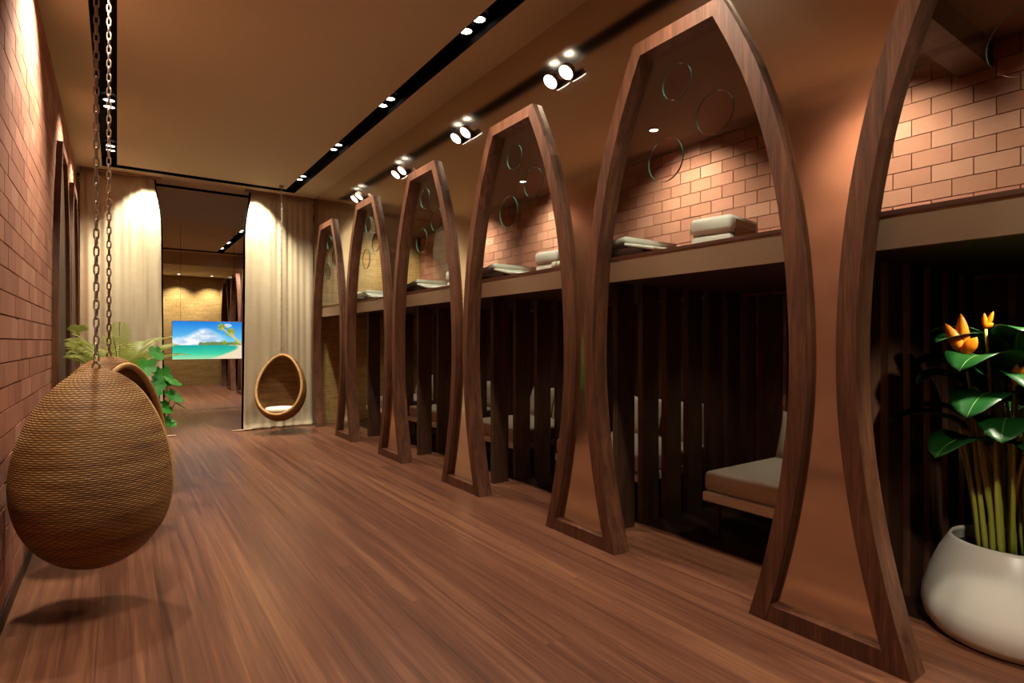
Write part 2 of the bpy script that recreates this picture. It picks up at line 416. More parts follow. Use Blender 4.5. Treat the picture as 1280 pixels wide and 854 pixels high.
# ------------------------------------------------------------------ pod profile, bronze panel wall
PROF = [(0, .478), (.2, .537), (.5, .607), (.8, .658), (1.1, .688), (1.3, .694), (1.5, .690), (1.8, .670), (2.1, .630), (2.4, .568), (2.6, .510), (2.8, .440), (3.0, .352), (3.18, .262)]
def hw(z):
    z = min(max(z, 0), 3.18)
    for i in range(len(PROF)-1):
        if z <= PROF[i+1][0]: break
    def P(j): return PROF[min(max(j, 0), len(PROF)-1)]
    (z0, a), (z1, b) = P(i), P(i+1); t = (z-z0)/(z1-z0)
    ma = (P(i+1)[1]-P(i-1)[1])/(P(i+1)[0]-P(i-1)[0]) if i > 0 else (b-a)/(z1-z0)
    mb = (P(i+2)[1]-P(i)[1])/(P(i+2)[0]-P(i)[0]) if i+2 < len(PROF) else (b-a)/(z1-z0)
    d = z1-z0; t2, t3 = t*t, t*t*t
    return (2*t3-3*t2+1)*a+(t3-2*t2+t)*d*ma+(-2*t3+3*t2)*b+(t3-t2)*d*mb
FW = 0.085
def hwo(z):
    if z > 3.18: return (hw(3.18)+FW*1.1)+(0.315-(hw(3.18)+FW*1.1))*(z-3.18)/0.085
    s = (hw(min(z+.02, 3.18))-hw(max(z-.02, 0)))/(min(z+.02, 3.18)-max(z-.02, 0))
    return hw(z)+FW*math.sqrt(1+s*s)
ZS = [3.18*i/26 for i in range(27)]
def panel_wall(name, pods, y0, y1, label):
    m = MB(); zs = ZS[:-1]+[3.20]
    ins = lambda z: hwo(z)-0.045
    edges = [None]+pods+[None]
    x0, x1 = XP, XP+0.05
    for g in range(len(edges)-1):
        A = (lambda z: y0) if edges[g] is None else (lambda z, c=edges[g]: c+ins(z))
        B = (lambda z: y1) if edges[g+1] is None else (lambda z, c=edges[g+1]: c-ins(z))
        poly = [(x0, A(z), z) for z in zs]+[(x0, B(z), z) for z in reversed(zs)]
        n = len(zs); vs = []
        for z in zs: vs += [(x0, A(z), z), (x0, B(z), z), (x1, A(z), z), (x1, B(z), z)]
        fs = []
        for i in range(n-1):
            a, b = 4*i, 4*i+4
            fs += [(a, a+1, b+1, b), (a+2, b+2, b+3, a+3), (a, b, b+2, a+2), (a+1, a+3, b+3, b+1)]
        m.add(vs, fs)
    m.box(x0, x1, y0, y1, 3.20, ZC+0.1)
    return struct(m.build(name, M['bronze'], recalc=False), label, 'wall')
panel_wall('wall_right', PODS, YN, YCUR+0.14, 'satin bronze mirror panelling around the arched frames')
panel_wall('wall_far_right', FARPODS, YCUR+0.14, YF, 'satin bronze panelling of the far room')

# ------------------------------------------------------------------ arched frames
def stile_mesh(sgn):
    m = MB(); vs = []; x0, x1 = 0, 0.135
    pr = [((sgn*hw(z), z), (sgn*hwo(z), z)) for z in ZS[:-1]]+[((sgn*hw(3.18), 3.18), (sgn*0.315, 3.265))]
    for (a, za), (b, zb) in pr: vs += [(x0, a, za), (x0, b, zb), (x1, a, za), (x1, b, zb)]
    fs = []
    for i in range(len(pr)-1):
        p, q = 4*i, 4*i+4
        fs += [(p, p+1, q+1, q), (p+2, q+2, q+3, p+3), (p, q, q+2, p+2), (p+1, p+3, q+3, q+1)]
    fs += [(0, 2, 3, 1), (4*len(pr)-4, 4*len(pr)-3, 4*len(pr)-1, 4*len(pr)-2)]
    return m.add(vs, fs)
def to_mesh(mb, name, mat):
    o = mb.build(name, mat); me = o.data; bpy.data.objects.remove(o); return me
ST_ME = [to_mesh(stile_mesh(s), 'stile', M['frame']) for s in (-1, 1)]
HEAD_ME = to_mesh(MB().prism([(0, -hw(3.18), 3.18), (0, hw(3.18), 3.18), (0, 0.315, 3.265), (0, -0.315, 3.265)], (0.135, 0, 0)), 'head_rail', M['frame'])
g0 = hwo(0); g1 = hwo(0.085)
BASE_ME = to_mesh(MB().prism([(0.002, hwo(0)-0.002, 0), (0.002, PITCH-hwo(0)+0.002, 0), (0.002, PITCH-hwo(0.085)+0.002, 0.085), (0.002, hwo(0.085)-0.002, 0.085)], (0.085, 0, 0)), 'base_rail', M['frame'])

HOLES = [(0.04, 2.953, 0.105), (-0.222, 2.68, 0.120), (0.125, 2.507, 0.132)]
def glass_mesh():
    bm = bmesh.new(); z0 = 1.985; zs = [z0+(3.176-z0)*i/12 for i in range(13)]
    loop = [(-hw(z)+.004, z) for z in zs]+[(hw(z)-.004, z) for z in reversed(zs)]
    loops = [loop]+[[(cy+r*math.cos(2*math.pi*k/36), cz+r*math.sin(2*math.pi*k/36)) for k in range(36)] for cy, cz, r in HOLES]
    ed = []
    for lp in loops:
        vs = [bm.verts.new((0, y, z)) for y, z in lp]
        for i in range(len(vs)): ed.append(bm.edges.new((vs[i], vs[(i+1) % len(vs)])))
    bmesh.ops.triangle_fill(bm, use_beauty=True, use_dissolve=False, edges=ed, normal=(1, 0, 0))
    # a fill may cover the holes: drop triangles whose centre is inside one
    kill = [f for f in bm.faces if any(all(((v.co.y-cy)**2+(v.co.z-cz)**2)**.5 < r*1.001 for v in f.verts) for cy, cz, r in HOLES)]
    if kill: bmesh.ops.delete(bm, geom=kill, context='FACES_ONLY')
    m = MB(); bm.verts.ensure_lookup_table(); bm.verts.index_update()
    n = len(bm.verts); V = [v.co.copy() for v in bm.verts]; F = [tuple(v.index for v in f.verts) for f in bm.faces]; bm.free()
    m.add(V+[v+Vector((0.012, 0, 0)) for v in V], F+[tuple(n+i for i in reversed(f)) for f in F])
    s = 0
    for li, lp in enumerate(loops):
        k = len(lp)
        if li: m.add([V[s+i] for i in range(k)]+[V[s+i]+Vector((0.012, 0, 0)) for i in range(k)], [(i, (i+1) % k, k+(i+1) % k, k+i) for i in range(k)], 1)
        s += k
    return m.mesh('glass_pane', [M['glass'], M['glassedge']])
GLASS_ME = glass_mesh()
FR_LAB = ['nearest walnut arch frame, with the potted flowering plant in its opening',
          'tall walnut arch frame showing a folded white quilt above and a daybed below',
          'walnut arch frame third from the right, with dark slats in its lower opening',
          'walnut arch frame fourth from the right, midway down the hall',
          'walnut arch frame second from the right-hand curtain',
          'small walnut arch frame right beside the curtain']
def arch_frame(y, label, group, rail=True, x=XF, flip=False, glass=True):
    t = empty('arch_frame', (x, y, 0), label, 'frame', group, math.pi if flip else 0)
    for me in ST_ME: inst(me, 'stile', t)
    inst(HEAD_ME, 'head_rail', t)
    if rail: inst(BASE_ME, 'base_rail', t)
    if glass: inst(GLASS_ME, 'glass_pane', t, (0.07, 0, 0))
    return t
for i, y in enumerate(PODS):
    arch_frame(y, FR_LAB[i], 'arched frames along the bunk wall', i < 5)
FAR_LAB = ['walnut arch frame in the far room, nearest the curtain edge', 'walnut arch frame in the far room, middle of three', 'walnut arch frame in the far room, closest to the far wall']
for i, y in enumerate(FARPODS): arch_frame(y, FAR_LAB[i], 'arched frames in the far room', i < 2, glass=False)
# arches on the brick wall: frame with a dark wooden leaf filling it
for i, y in enumerate((7.05, 8.74)):
    t = empty('arched_door', (XL+0.012, y, 0), ['dark arched wooden door set in the brick wall, nearer one', 'dark arched wooden door in the brick wall beside the left curtain'][i], 'door', 'arched doors in the brick wall', math.pi)
    for me in ST_ME: inst(me, 'stile', t, (-0.045, 0, 0), scale=(0.4, 1, 1))
    inst(HEAD_ME, 'head_rail', t, (-0.045, 0, 0), scale=(0.4, 1, 1))
    zs = ZS
    MB().prism([(-0.012, -hw(z), z) for z in zs]+[(-0.012, hw(z), z) for z in reversed(zs)], (0.01, 0, 0)).build('door_leaf', M['slat'], t)

# ------------------------------------------------------------------ bunk decks, beams, slats
def deck(y0, y1, label):
    t = empty('bunk_platform', (2.81, (y0+y1)/2, 1.81), label, 'platform'); d = (y1-y0)/2
    MB().box(0.0, 0.03, -d, d, 0.0, 0.15).build('fascia', M['fascia'], t)
    MB().box(-0.004, XB-2.81-0.05, -d, d, 0.15, 0.17).build('deck_board', M['deck'], t)
    MB().box(0.03, XB-2.81-0.05, -d, d, 0.02, 0.15).build('underside', M['slat'], t)
deck(YN+0.05, YCUR-0.01, 'long upper bunk platform with a taupe edge, behind the arches')
t = empty('bunk_platform', (2.81, 16.9, 1.81), 'upper bunk platform behind the far room arches', 'platform')
MB().box(0, 0.03, -3.5, 3.5, 0, 0.15).build('fascia', M['fascia'], t); MB().box(-0.004, 1.4, -3.5, 3.5, 0.15, 0.17).build('deck_board', M['deck'], t)
BOUND = [PODS[0]-PITCH/2+PITCH*k for k in range(6)]
ords = ['first', 'second', 'third', 'fourth', 'fifth', 'sixth']
for k, y in enumerate(BOUND[:2]):
    struct(MB().box(2.81, XB-0.02, y-0.09, y+0.09, ZBC-0.17, ZBC+0.02).build('trim_%d' % (k+1), M['slat']), 'dark ceiling beam between upper bunks, %s from the near end' % ords[k], 'beam')
slat_me = MB().box(-0.09, 0.09, -0.025, 0.025, 0, 1.825).mesh('slat', M['slat'])
for k, y in enumerate(BOUND):
    t = empty('slatted_screen', (3.04, y, 0), 'dark upright slatted wooden screen between lower bunks, %s from the near end' % ords[k], 'screen', 'slatted screens between lower bunks')
    for j in range(6): inst(slat_me, 'slat', t, (0.09+0.27*j, 0, 0.0))
# lamps inside the bunks
small_lens = MB().lathe([(0.001, 0), (0.032, 0), (0.032, 0.006), (0.001, 0.006)], 20).mesh('lens', M['lens'])
small_trim = MB().lathe([(0.033, -0.004), (0.044, 0), (0.044, 0.01), (0.033, 0.01)], 20, ring=True).mesh('trim', M['fascia'])
def bunk_lamp(x, y, z, label, group, aim, watts, deg, s=1.0):
    t = empty('downlight', (x, y, z), label, 'downlight', group)
    inst(small_trim, 'trim', t, (0, 0, -0.008), scale=(s, s, 1)); inst(small_lens, 'lens', t, (0, 0, -0.008), scale=(s, s, 1))
    spot('downlight_light', (x, y, z-0.02), aim, watts, deg, 0.9, rad=0.03)
where = ['over the potted flowering plant', 'over the folded quilt in the second arch', 'seen through the second arch from the right', 'seen through the third arch from the right', 'seen through the fourth arch from the right', 'nearest the curtain']
for i, y in enumerate((0.5, 1.95, 3.55, 5.6, 7.5, 8.95)):
    bunk_lamp(4.05, y, ZBC, 'round downlight in the upper bunk ceiling, '+where[i], 'upper bunk downlights', (4.72, y+0.05, 2.35) if i < 5 else (4.0, 9.6, 2.3), P_BUNK*(0.5 if i == 0 else 1), 112, 1.15)
for i, y in enumerate(PODS):
    bunk_lamp(4.1 if i else 3.12, y+(0.0 if i else 0.12), 1.825, 'tiny downlight under the bunk platform, '+where[i].replace('over the folded quilt in', 'behind'), 'lower bunk downlights', (3.9 if i else 3.42, y+(0 if i else 0.3), 0.2), P_LOWER*(5 if i == 0 else 1), 110, 0.8)

# wall spots on the bronze panels
for k, y in enumerate((3.23, 4.67, 6.10, 7.49)):
    for q, d in enumerate((0.09, -0.09)):
        t = empty('wall_spotlight', (XP, y+d, 3.335), 'white wall spotlight above the arches, %s of the %s pair from the right' % (('far one', 'near one')[q], ords[k]), 'spotlight', 'wall spotlights above the arches')
        # housing tilted down and out towards the hall
        ax = Vector((-0.64, 0.03, -0.77)).normalized()
        MB().tube([(0, 0, 0.03), (-0.03, 0, 0.03)], 0.012, 10).build('bracket', M['fascia'], t)
        rot = ax.to_track_quat('Z', 'Y').to_matrix()
        hs = MB().lathe([(0.03, -0.035), (0.052, -0.03), (0.058, 0.0), (0.058, 0.012), (0.05, 0.012)], 24)
        hs.v = [tuple(rot @ Vector(v)+Vector((-0.055, 0, 0.01))) for v in hs.v]; hs.build('housing', M['fascia'], t)
        ln = MB().lathe([(0.001, 0.014), (0.055, 0.014), (0.055, 0.010), (0.001, 0.010)], 24)
        ln.v = [tuple(rot @ Vector(v)+Vector((-0.055, 0, 0.01))) for v in ln.v]; ln.build('lens', M['lens'], t)
        if q == 0: spot('wall_spotlight_light', (XP-0.075, y, 3.31), (XP-0.75, y, 0), P_WALL, 80, 0.9)

# ------------------------------------------------------------------ curtains
def curtain(x0, x1, y, label, seed, inner):
    """inner: +1 when the open edge is at x1, -1 when at x0"""
    t = empty('curtain', ((x0+x1)/2, y, 0), label, 'curtain', 'linen curtains across the hall'); cx = (x0+x1)/2
    n, mz = 120, 26; vs = []; z1 = ZC-0.03
    def P(u, v, off=0.0):
        x = x0+(x1-x0)*u; z = 0.012+(z1-0.012)*v
        edge = u if inner > 0 else 1-u
        pinch = math.exp(-((1-v)/0.10)**2)*0.085*max(0, (edge-0.5)/0.5)
        x -= inner*pinch
        x += inner*0.03*max(0, edge-.6)/.4*(1-v)**2
        ph = u*2*math.pi*4.6+seed+0.9*math.sin(u*7.1+seed)
        a = (0.007+0.015*(1-v)**0.7)*(0.55+0.45*math.sin(u*9.3+seed*1.7))
        yy = a*math.sin(ph+0.5*math.sin(v*2.0+seed))+0.004*math.sin(2.3*ph+seed*2+v*1.3)
        if v < 0.02: yy -= 0.05*(1-v/0.02)*(0.4+0.6*abs(math.sin(ph*0.7)))
        return (x-cx, yy+off, z)
    vv = [0, 0.006, 0.014, 0.024]+[0.024+(1-0.024)*i/(mz-1) for i in range(1, mz)]
    for v in vv:
        for i in range(n+1): vs.append(P(i/n, v))
    fs = [(j*(n+1)+i, j*(n+1)+i+1, (j+1)*(n+1)+i+1, (j+1)*(n+1)+i) for j in range(len(vv)-1) for i in range(n)]
    m = MB().add(vs, fs); o = m.build('cloth', M['linen'], t, smooth=True)
    sd = o.modifiers.new('thick', 'SOLIDIFY'); sd.thickness = 0.006; sd.offset = 1
    vs = []
    for v in vv:
        for i in range(n+1):
            p = P(i/n, v, 0.05); vs.append((p[0]+inner*0.022, p[1], p[2]))
    o2 = MB().add(vs, fs).build('lining', M['black'], t, smooth=True)
    sd = o2.modifiers.new('thick', 'SOLIDIFY'); sd.thickness = 0.004
    # corner of cloth trailing on the floor
    ex = (x1 if inner > 0 else x0)-cx
    tr = [(ex-inner*0.12, -0.03, 0.018), (ex, -0.06, 0.016), (ex+inner*0.10, -0.05, 0.014), (ex+inner*0.19, -0.03, 0.012)]
    MB().tube(tr, [0.016, 0.014, 0.011, 0.006], 8).build('trailing_hem', M['linen'], t, smooth=True)
    MB().box(x0-cx, x1-cx, -0.03, 0.06, z1, ZC-0.001).build('curtain_rail', M['fascia'], t)
curtain(XL+0.05, 0.53, YCUR, 'beige linen curtain on the left, behind the fern and the chains', 0.4, 1)
curtain(1.66, 2.705, YCUR-0.02, 'beige linen curtain on the right, behind the small egg chair', 2.1, -1)

# ------------------------------------------------------------------ hanging egg chairs
LINK = MB().tube([(0.011*math.cos(a)*(1), 0, 0.021*math.sin(a)+(0.008 if math.sin(a) > 0 else -0.008 if math.sin(a) < 0 else 0)) for a in [2*math.pi*k/14+0.001 for k in range(14)]], 0.0045, 6, closed=True)
LINK_ME = to_mesh(LINK, 'chain_link', M['steel']); LINK_ME.polygons.foreach_set('use_smooth', [True]*len(LINK_ME.polygons))
def egg_chair(x, y, zb, hgt, wid, dep, face_deg, label, amax=112, cushion=True, tilt=0):
    """face_deg: heading of the opening, 0 = +Y, clockwise towards +X"""
    t = empty('egg_chair', (x, y, zb), label, 'chair', 'hanging rattan egg chairs', -R(face_deg))
    rz, rx, ry = hgt/2, wid/2, dep/2; na, nb = 40, 72
    def P(al, be, k=1.0):
        sa = math.sin(al); zz = sa*math.sin(be)
        tp = 1-0.17*zz-0.05*zz*zz
        x_, y_, z_ = k*rx*sa*math.cos(be)*tp*1.02, -k*ry*math.cos(al)*(1-0.10*zz), k*rz*zz
        c_, s_ = math.cos(R(tilt)), math.sin(R(tilt))
        return Vector((x_, y_*c_-z_*s_, rz+z_*c_+y_*s_))
    AM = R(amax); th = 0.03
    m = MB(); vs = []; uvs = []
    for layer in (1.0, 1-th/rx):
        for i in range(na+1):
            for j in range(nb):
                p = P(0.02+(AM-0.02)*i/na, 2*math.pi*j/nb, layer); vs.append(p)
    S = (na+1)*nb; fs = []
    for i in range(na):
        for j in range(nb):
            a, b = i*nb+j, i*nb+(j+1) % nb
            fs += [(a, b, b+nb, a+nb), (S+a, S+a+nb, S+b+nb, S+b)]
    fs += [tuple(range(nb))[::-1], tuple(range(S, S+nb))]
    for j in range(nb):
        a, b = na*nb+j, na*nb+(j+1) % nb; fs.append((a, b, S+b, S+a))
    m.add(vs, fs); o = m.build('shell', M['rattan'], t, smooth=True)
    uv = o.data.uv_layers.new(name='UVMap')
    for pol in o.data.polygons:
        us = []
        for li in pol.loop_indices:
            p = o.data.vertices[o.data.loops[li].vertex_index].co
            us.append([li, math.atan2(p.x, -p.y-0.0001), p.z])
        if max(q[1] for q in us)-min(q[1] for q in us) > math.pi:
            for q in us:
                if q[1] < 0: q[1] += 2*math.pi
        for li, a, z in us: uv.data[li].uv = (a*rx/0.026, z/0.0105)
    rim = [P(AM, 2*math.pi*j/nb, 1-th/2/rx) for j in range(nb)]
    MB().tube(rim, 0.02, 10, closed=True).build('rim', M['rim'], t, smooth=True)
    # binding rings around the rim foot
    top = rz*2
    if cushion:
        k0 = 0.14+0.0015*tilt; zz = (k0-rz)/rz; s = math.sqrt(1-zz*zz)
        cu = MB(); prof = [(0.001, -0.05), (0.6, -0.05), (0.95, -0.03), (1.0, 0.0), (0.94, 0.035), (0.7, 0.05), (0.001, 0.052)]
        cu.lathe(prof, 36); rr = rx*s*0.93
        cu.v = [(v[0]*rr, v[1]*ry*s*0.80+0.01, v[2]+k0+0.01) for v in cu.v]
        cu.build('seat_cushion', M['white'], t, smooth=True)
    MB().tube([(0.02*math.cos(a), 0, top+0.012+0.022*math.sin(a)) for a in [2*math.pi*k/16 for k in range(16)]], 0.006, 6, closed=True).build('hanging_ring', M['steel'], t, smooth=True)
    z = top+0.052; L = ZC-zb; k = 0
    while z < L-0.03:
        inst(LINK_ME, 'chain_link', t, (0, 0, z), (0, 0, R(90*(k % 2)+20))); z += 0.047; k += 1
    MB().lathe([(0.03, L-0.035-0), (0.034, L-0.02), (0.034, L-0.001), (0.001, L-0.001)], 16).build('ceiling_hook', M['steel'], t)
    return t
egg_chair(-0.090, 3.72, 0.215, 1.045, 0.70, 0.70, 40, 'big woven rattan egg chair seen from behind, hanging by the brick wall')
egg_chair(-0.045, 4.72, 0.17, 1.13, 0.82, 0.72, 126, 'rattan egg chair hanging half hidden behind the big one')
egg_chair(2.08, 9.22, 0.17, 1.07, 0.72, 0.66, 207, 'small open rattan egg chair with white cushion in front of the right curtain', 113, tilt=20)

# ------------------------------------------------------------------ bedding, daybeds
def rbox(name, x, y, z, sx, sy, sz, mat, parent, bev, rot=(0, 0, 0)):
    o = MB().box(-sx/2, sx/2, -sy/2, sy/2, 0, sz).build(name, mat, parent, smooth=True, bevel=bev)
    o.location = (x, y, z); o.rotation_euler = rot; return o
ZD = 1.981
qlab = ['behind the plant arch', 'in the arch above the daybed', 'in the third arch from the right', 'in the fourth arch from the right', 'in the fifth arch from the right', 'in the arch by the curtain']
for i, y in enumerate(PODS):
    if i == 0: continue
    t = empty('folded_quilt', (3.30, y+0.10, ZD), 'folded white quilt on the bunk platform, '+qlab[i], 'quilt', 'folded white quilts on the bunks', R(8))
    rbox('quilt_layer', 0, 0, 0.0, 0.38, 0.28, 0.105, M['white'], t, 0.03)
    rbox('quilt_layer', 0.0, 0.0, 0.108, 0.40, 0.29, 0.11, M['white'], t, 0.032)
    for s in (-1, 1):
        MB().box(-0.14, 0.14, s*0.142-0.004, s*0.142+0.004, 0.03, 0.19).build('woven_edge', M['straw'], t)
    if i == 5: continue
    t = empty('bunk_mat', (3.22, y+0.80, ZD), 'low dark bunk mattress with a white headrest pad, '+qlab[i], 'mattress', 'low mattresses on the bunks')
    rbox('mattress', 0, 0, 0.0, 0.55, 0.62, 0.085, M['darkfab'], t, 0.02)
    rbox('cover_pad', 0.0, 0.05, 0.09, 0.56, 0.42, 0.05, M['white'], t, 0.018, (R(-7), 0, 0))
    rbox('cover_flap', 0.0, -0.27, 0.062, 0.56, 0.28, 0.025, M['white'], t, 0.01, (R(13), 0, 0))
    t = empty('rolled_towel', (2.90, y+1.26, ZD), 'rolled white towel at the platform edge, '+qlab[i], 'towel', 'rolled towels on the bunks')
    MB().tube([(0, -0.14, 0.032), (0, -0.13, 0.032), (0, 0.13, 0.032), (0, 0.14, 0.032)], [0.022, 0.032, 0.032, 0.022], 16).build('towel_roll', M['white'], t, smooth=True)
    for s in (-0.07, 0.07): MB().tube([(0, s-0.008, 0.032), (0, s+0.008, 0.032)], 0.0335, 16).build('towel_band', M['straw'], t)
dlab = ['behind the potted plant', 'seen clearly in the second arch from the right', 'behind the slats of the third arch', 'behind the slats of the fourth arch', 'behind the slats of the fifth arch', 'behind the arch by the curtain']
for i, y in enumerate(PODS):
    if i == 0: continue
    cx = 4.02
    t = empty('daybed', (cx, y-0.14, 0), 'oatmeal daybed with pillows, '+dlab[i], 'bed', 'daybeds in the lower bunks')
    W, L = (1.08, 1.1) if i else (0.9, 1.1)
    rbox('bed_base', 0, 0, 0.25, W, L, 0.07, M['white'], t, 0.012)
    rbox('mattress', 0, 0, 0.325, W-0.01, L-0.01, 0.14, M['greyfab'], t, 0.035)
    for a in (-1, 1):
        for b in (-1, 1): MB().tube([(a*(W/2-0.08), b*(L/2-0.08), 0.25), (a*(W/2-0.08), b*(L/2-0.08), 0.0)], [0.022, 0.014], 10).build('leg', M['slat'], t)
    for k, (py, rr) in enumerate(((0.28, -4), (-0.26, 6))):
        pl = MB(); n = 14; vs = []
        for sgn in (1, -1):
            for a in range(n+1):
                for b in range(n+1):
                    u, v = a/n*2-1, b/n*2-1
                    e = ((1-u**4)*(1-v**4))**0.5; pin = 1-0.06*(1-abs(u))*abs(v)-0.06*(1-abs(v))*abs(u)
                    vs.append((sgn*0.075*e, u*0.24*(1-0.07*(1-u*u)*0+0.03*abs(v)**3), v*0.19*(1+0.05*abs(u)**3)+0.19))
        N = (n+1)**2; fs = []
        for a in range(n):
            for b in range(n):
                q = a*(n+1)+b; fs += [(q, q+1, q+n+2, q+n+1), (N+q, N+q+n+1, N+q+n+2, N+q+1)]
        o = pl.add(vs, fs).build('pillow', M['greyfab'], t, smooth=True)
        o.location = (W/2-0.19, py, 0.455); o.rotation_euler = (0, R(16), R(rr))

# ------------------------------------------------------------------ hanging screen with a beach picture
def vnoise(x, y, s):
    def h(i, j): 
        n = math.sin(i*127.1+j*311.7+s*74.7)*43758.5453; return n-math.floor(n)
    i, j = math.floor(x), math.floor(y); fx, fy = x-i, y-j; fx = fx*fx*(3-2*fx); fy = fy*fy*(3-2*fy)
    return (h(i, j)*(1-fx)+h(i+1, j)*fx)*(1-fy)+(h(i, j+1)*(1-fx)+h(i+1, j+1)*fx)*fy
def fbm(x, y, s): return vnoise(x, y, s)*.5+vnoise(2*x, 2*y, s+1)*.27+vnoise(4*x, 4*y, s+2)*.15+vnoise(8*x, 8*y, s+3)*.08
def mixc(a, b, t): t = max(0, min(1, t)); return tuple(p+(q-p)*t for p, q in zip(a, b))
def beach(u, v):
    hor = 0.375
    if v >= hor:
        c = mixc((130, 212, 232), (36, 126, 214), (v-hor)/0.6)
        topline = 0.62+0.26*math.exp(-((u-0.46)/0.22)**2)+0.12*(fbm(u*5, 0.3, 5)-0.5)
        cl = fbm(u*7, v*9, 2)
        fade = max(0.0, min(1.0, (0.80-u)/0.22))
        if v < topline: c = mixc(c, (248, 247, 250), min(1, (topline-v)*9*(0.35+cl))*fade)
        c = mixc(c, (150, 182, 214), max(0, (0.60-cl))*2.2*fade if v < topline-0.05 else 0)
        if ((u-0.78)/0.07)**2+((v-0.90)/0.05)**2 < 1: c = mixc(c, (240, 244, 250), .7)
        if v < hor+0.05+0.05*fbm(u*20, 1, 3) and u > 0.36+0.2*(v-hor): c = mixc((70, 120, 60), (150, 140, 90), fbm(u*40, v*40, 9))
        for (px, py, r) in ((0.70, 0.86, 0.11), (0.83, 0.72, 0.13), (0.74, 0.45, 0.06), (0.93, 0.44, 0.08)):
            dx, dy = (u-px)*1.65, v-py; rr = math.hypot(dx, dy); an = math.atan2(dy, dx)
            if rr < r*(0.55+0.45*abs(math.sin(an*3.5+px*20))): c = mixc((210, 200, 60), (60, 110, 30), fbm(u*60, v*60, 4)*1.3-0.2)
        for (ax, ay, bx, by) in ((0.70, 0.84, 0.97, 0.42), (0.83, 0.70, 1.0, 0.40)):
            tt = max(0, min(1, ((u-ax)*(bx-ax)+(v-ay)*(by-ay))/((bx-ax)**2+(by-ay)**2)))
            if math.hypot((u-ax-tt*(bx-ax)), (v-ay-tt*(by-ay))) < 0.012: c = (200, 190, 140)
        return c
    d = (hor-v)/hor
    c = mixc((30, 160, 150), (70, 210, 160), d*1.3+0.3*(fbm(u*12, v*30, 6)-.5))
    c = mixc(c, (190, 215, 165), (d-0.62)*2.2)
    sand = 0.93-0.55*max(0, d-0.25)**1.2 if d > 0.04 else 0.8
    return mixc(c, (232, 212, 178), (u-sand)*14+0.5) if u > sand-0.1 else c
scx, scy, scz, sw, sh = 1.575, 13.5, 1.025, 1.31, 0.80
tv = empty('hanging_screen', (scx, scy, scz), 'bright flat screen showing a turquoise tropical beach', 'screen')
MB().box(-sw/2, sw/2, 0, 0.04, 0, sh).build('housing', M['bezel'], tv, bevel=0.004)
gx, gy = 150, 90
m = MB(); m.add([(-sw/2+0.006+(sw-0.012)*i/gx, -0.002, 0.006+(sh-0.012)*j/gy) for j in range(gy+1) for i in range(gx+1)],
                [(j*(gx+1)+i, j*(gx+1)+i+1, (j+1)*(gx+1)+i+1, (j+1)*(gx+1)+i) for j in range(gy) for i in range(gx)])
t = NT('beach_picture'); at = t.add('ShaderNodeAttribute', attribute_name='picture')
t.lk(at.outputs['Color'], t.b.inputs['Emission Color']); t.set(Base_Color=(0, 0, 0, 1), Roughness=0.3, Emission_Strength=1.0)
o = m.build('display', t.m, tv, recalc=False)
ca = o.data.attributes.new('picture', 'FLOAT_COLOR', 'POINT')
ca.data.foreach_set('color', [x for j in range(gy+1) for i in range(gx+1) for x in lin(*beach(i/gx, j/gy))])
for s in (-0.5, 0.5): MB().tube([(s, 0.02, sh), (s, 0.02, ZC-scz-0.002)], 0.0025, 6).build('suspension_cable', M['black'], tv)

# ------------------------------------------------------------------ plants
def blade(path, widths, fold=0.15, across=None):
    """leaf blade strip along path (Vectors), 4 cells wide, folded along the midrib"""
    m = MB(); vs = []; n = len(path)
    for i, p in enumerate(path):
        tdir = (path[min(i+1, n-1)]-path[max(i-1, 0)]).normalized()
        side = tdir.cross(Vector((0, 0, 1)))
        if side.length < 0.05: side = tdir.cross(across or Vector((1, 0, 0)))
        side.normalize(); up = side.cross(tdir).normalized(); wd = widths[i]
        for k in (-1, -0.5, 0, 0.5, 1): vs.append(p+side*wd*k+up*(abs(k)*wd*fold))
    return m.add(vs, [(i*5+k, i*5+k+1, i*5+k+6, i*5+k+5) for i in range(n-1) for k in range(4)])
def solid(o, th=0.002):
    s = o.modifiers.new('thick', 'SOLIDIFY'); s.thickness = th
def planter(t, r, h, mat):
    MB().lathe([(r*0.72, 0), (r*0.8, 0.02), (r, h-0.03), (r*1.03, h), (r*0.93, h), (r*0.9, h-0.04)], 32).build('planter', mat, t, smooth=True)
    MB().lathe([(0.001, h-0.05), (r*0.92, h-0.05), (r*0.92, h-0.045), (0.001, h-0.04)], 24).build('soil', M['soil'], t)
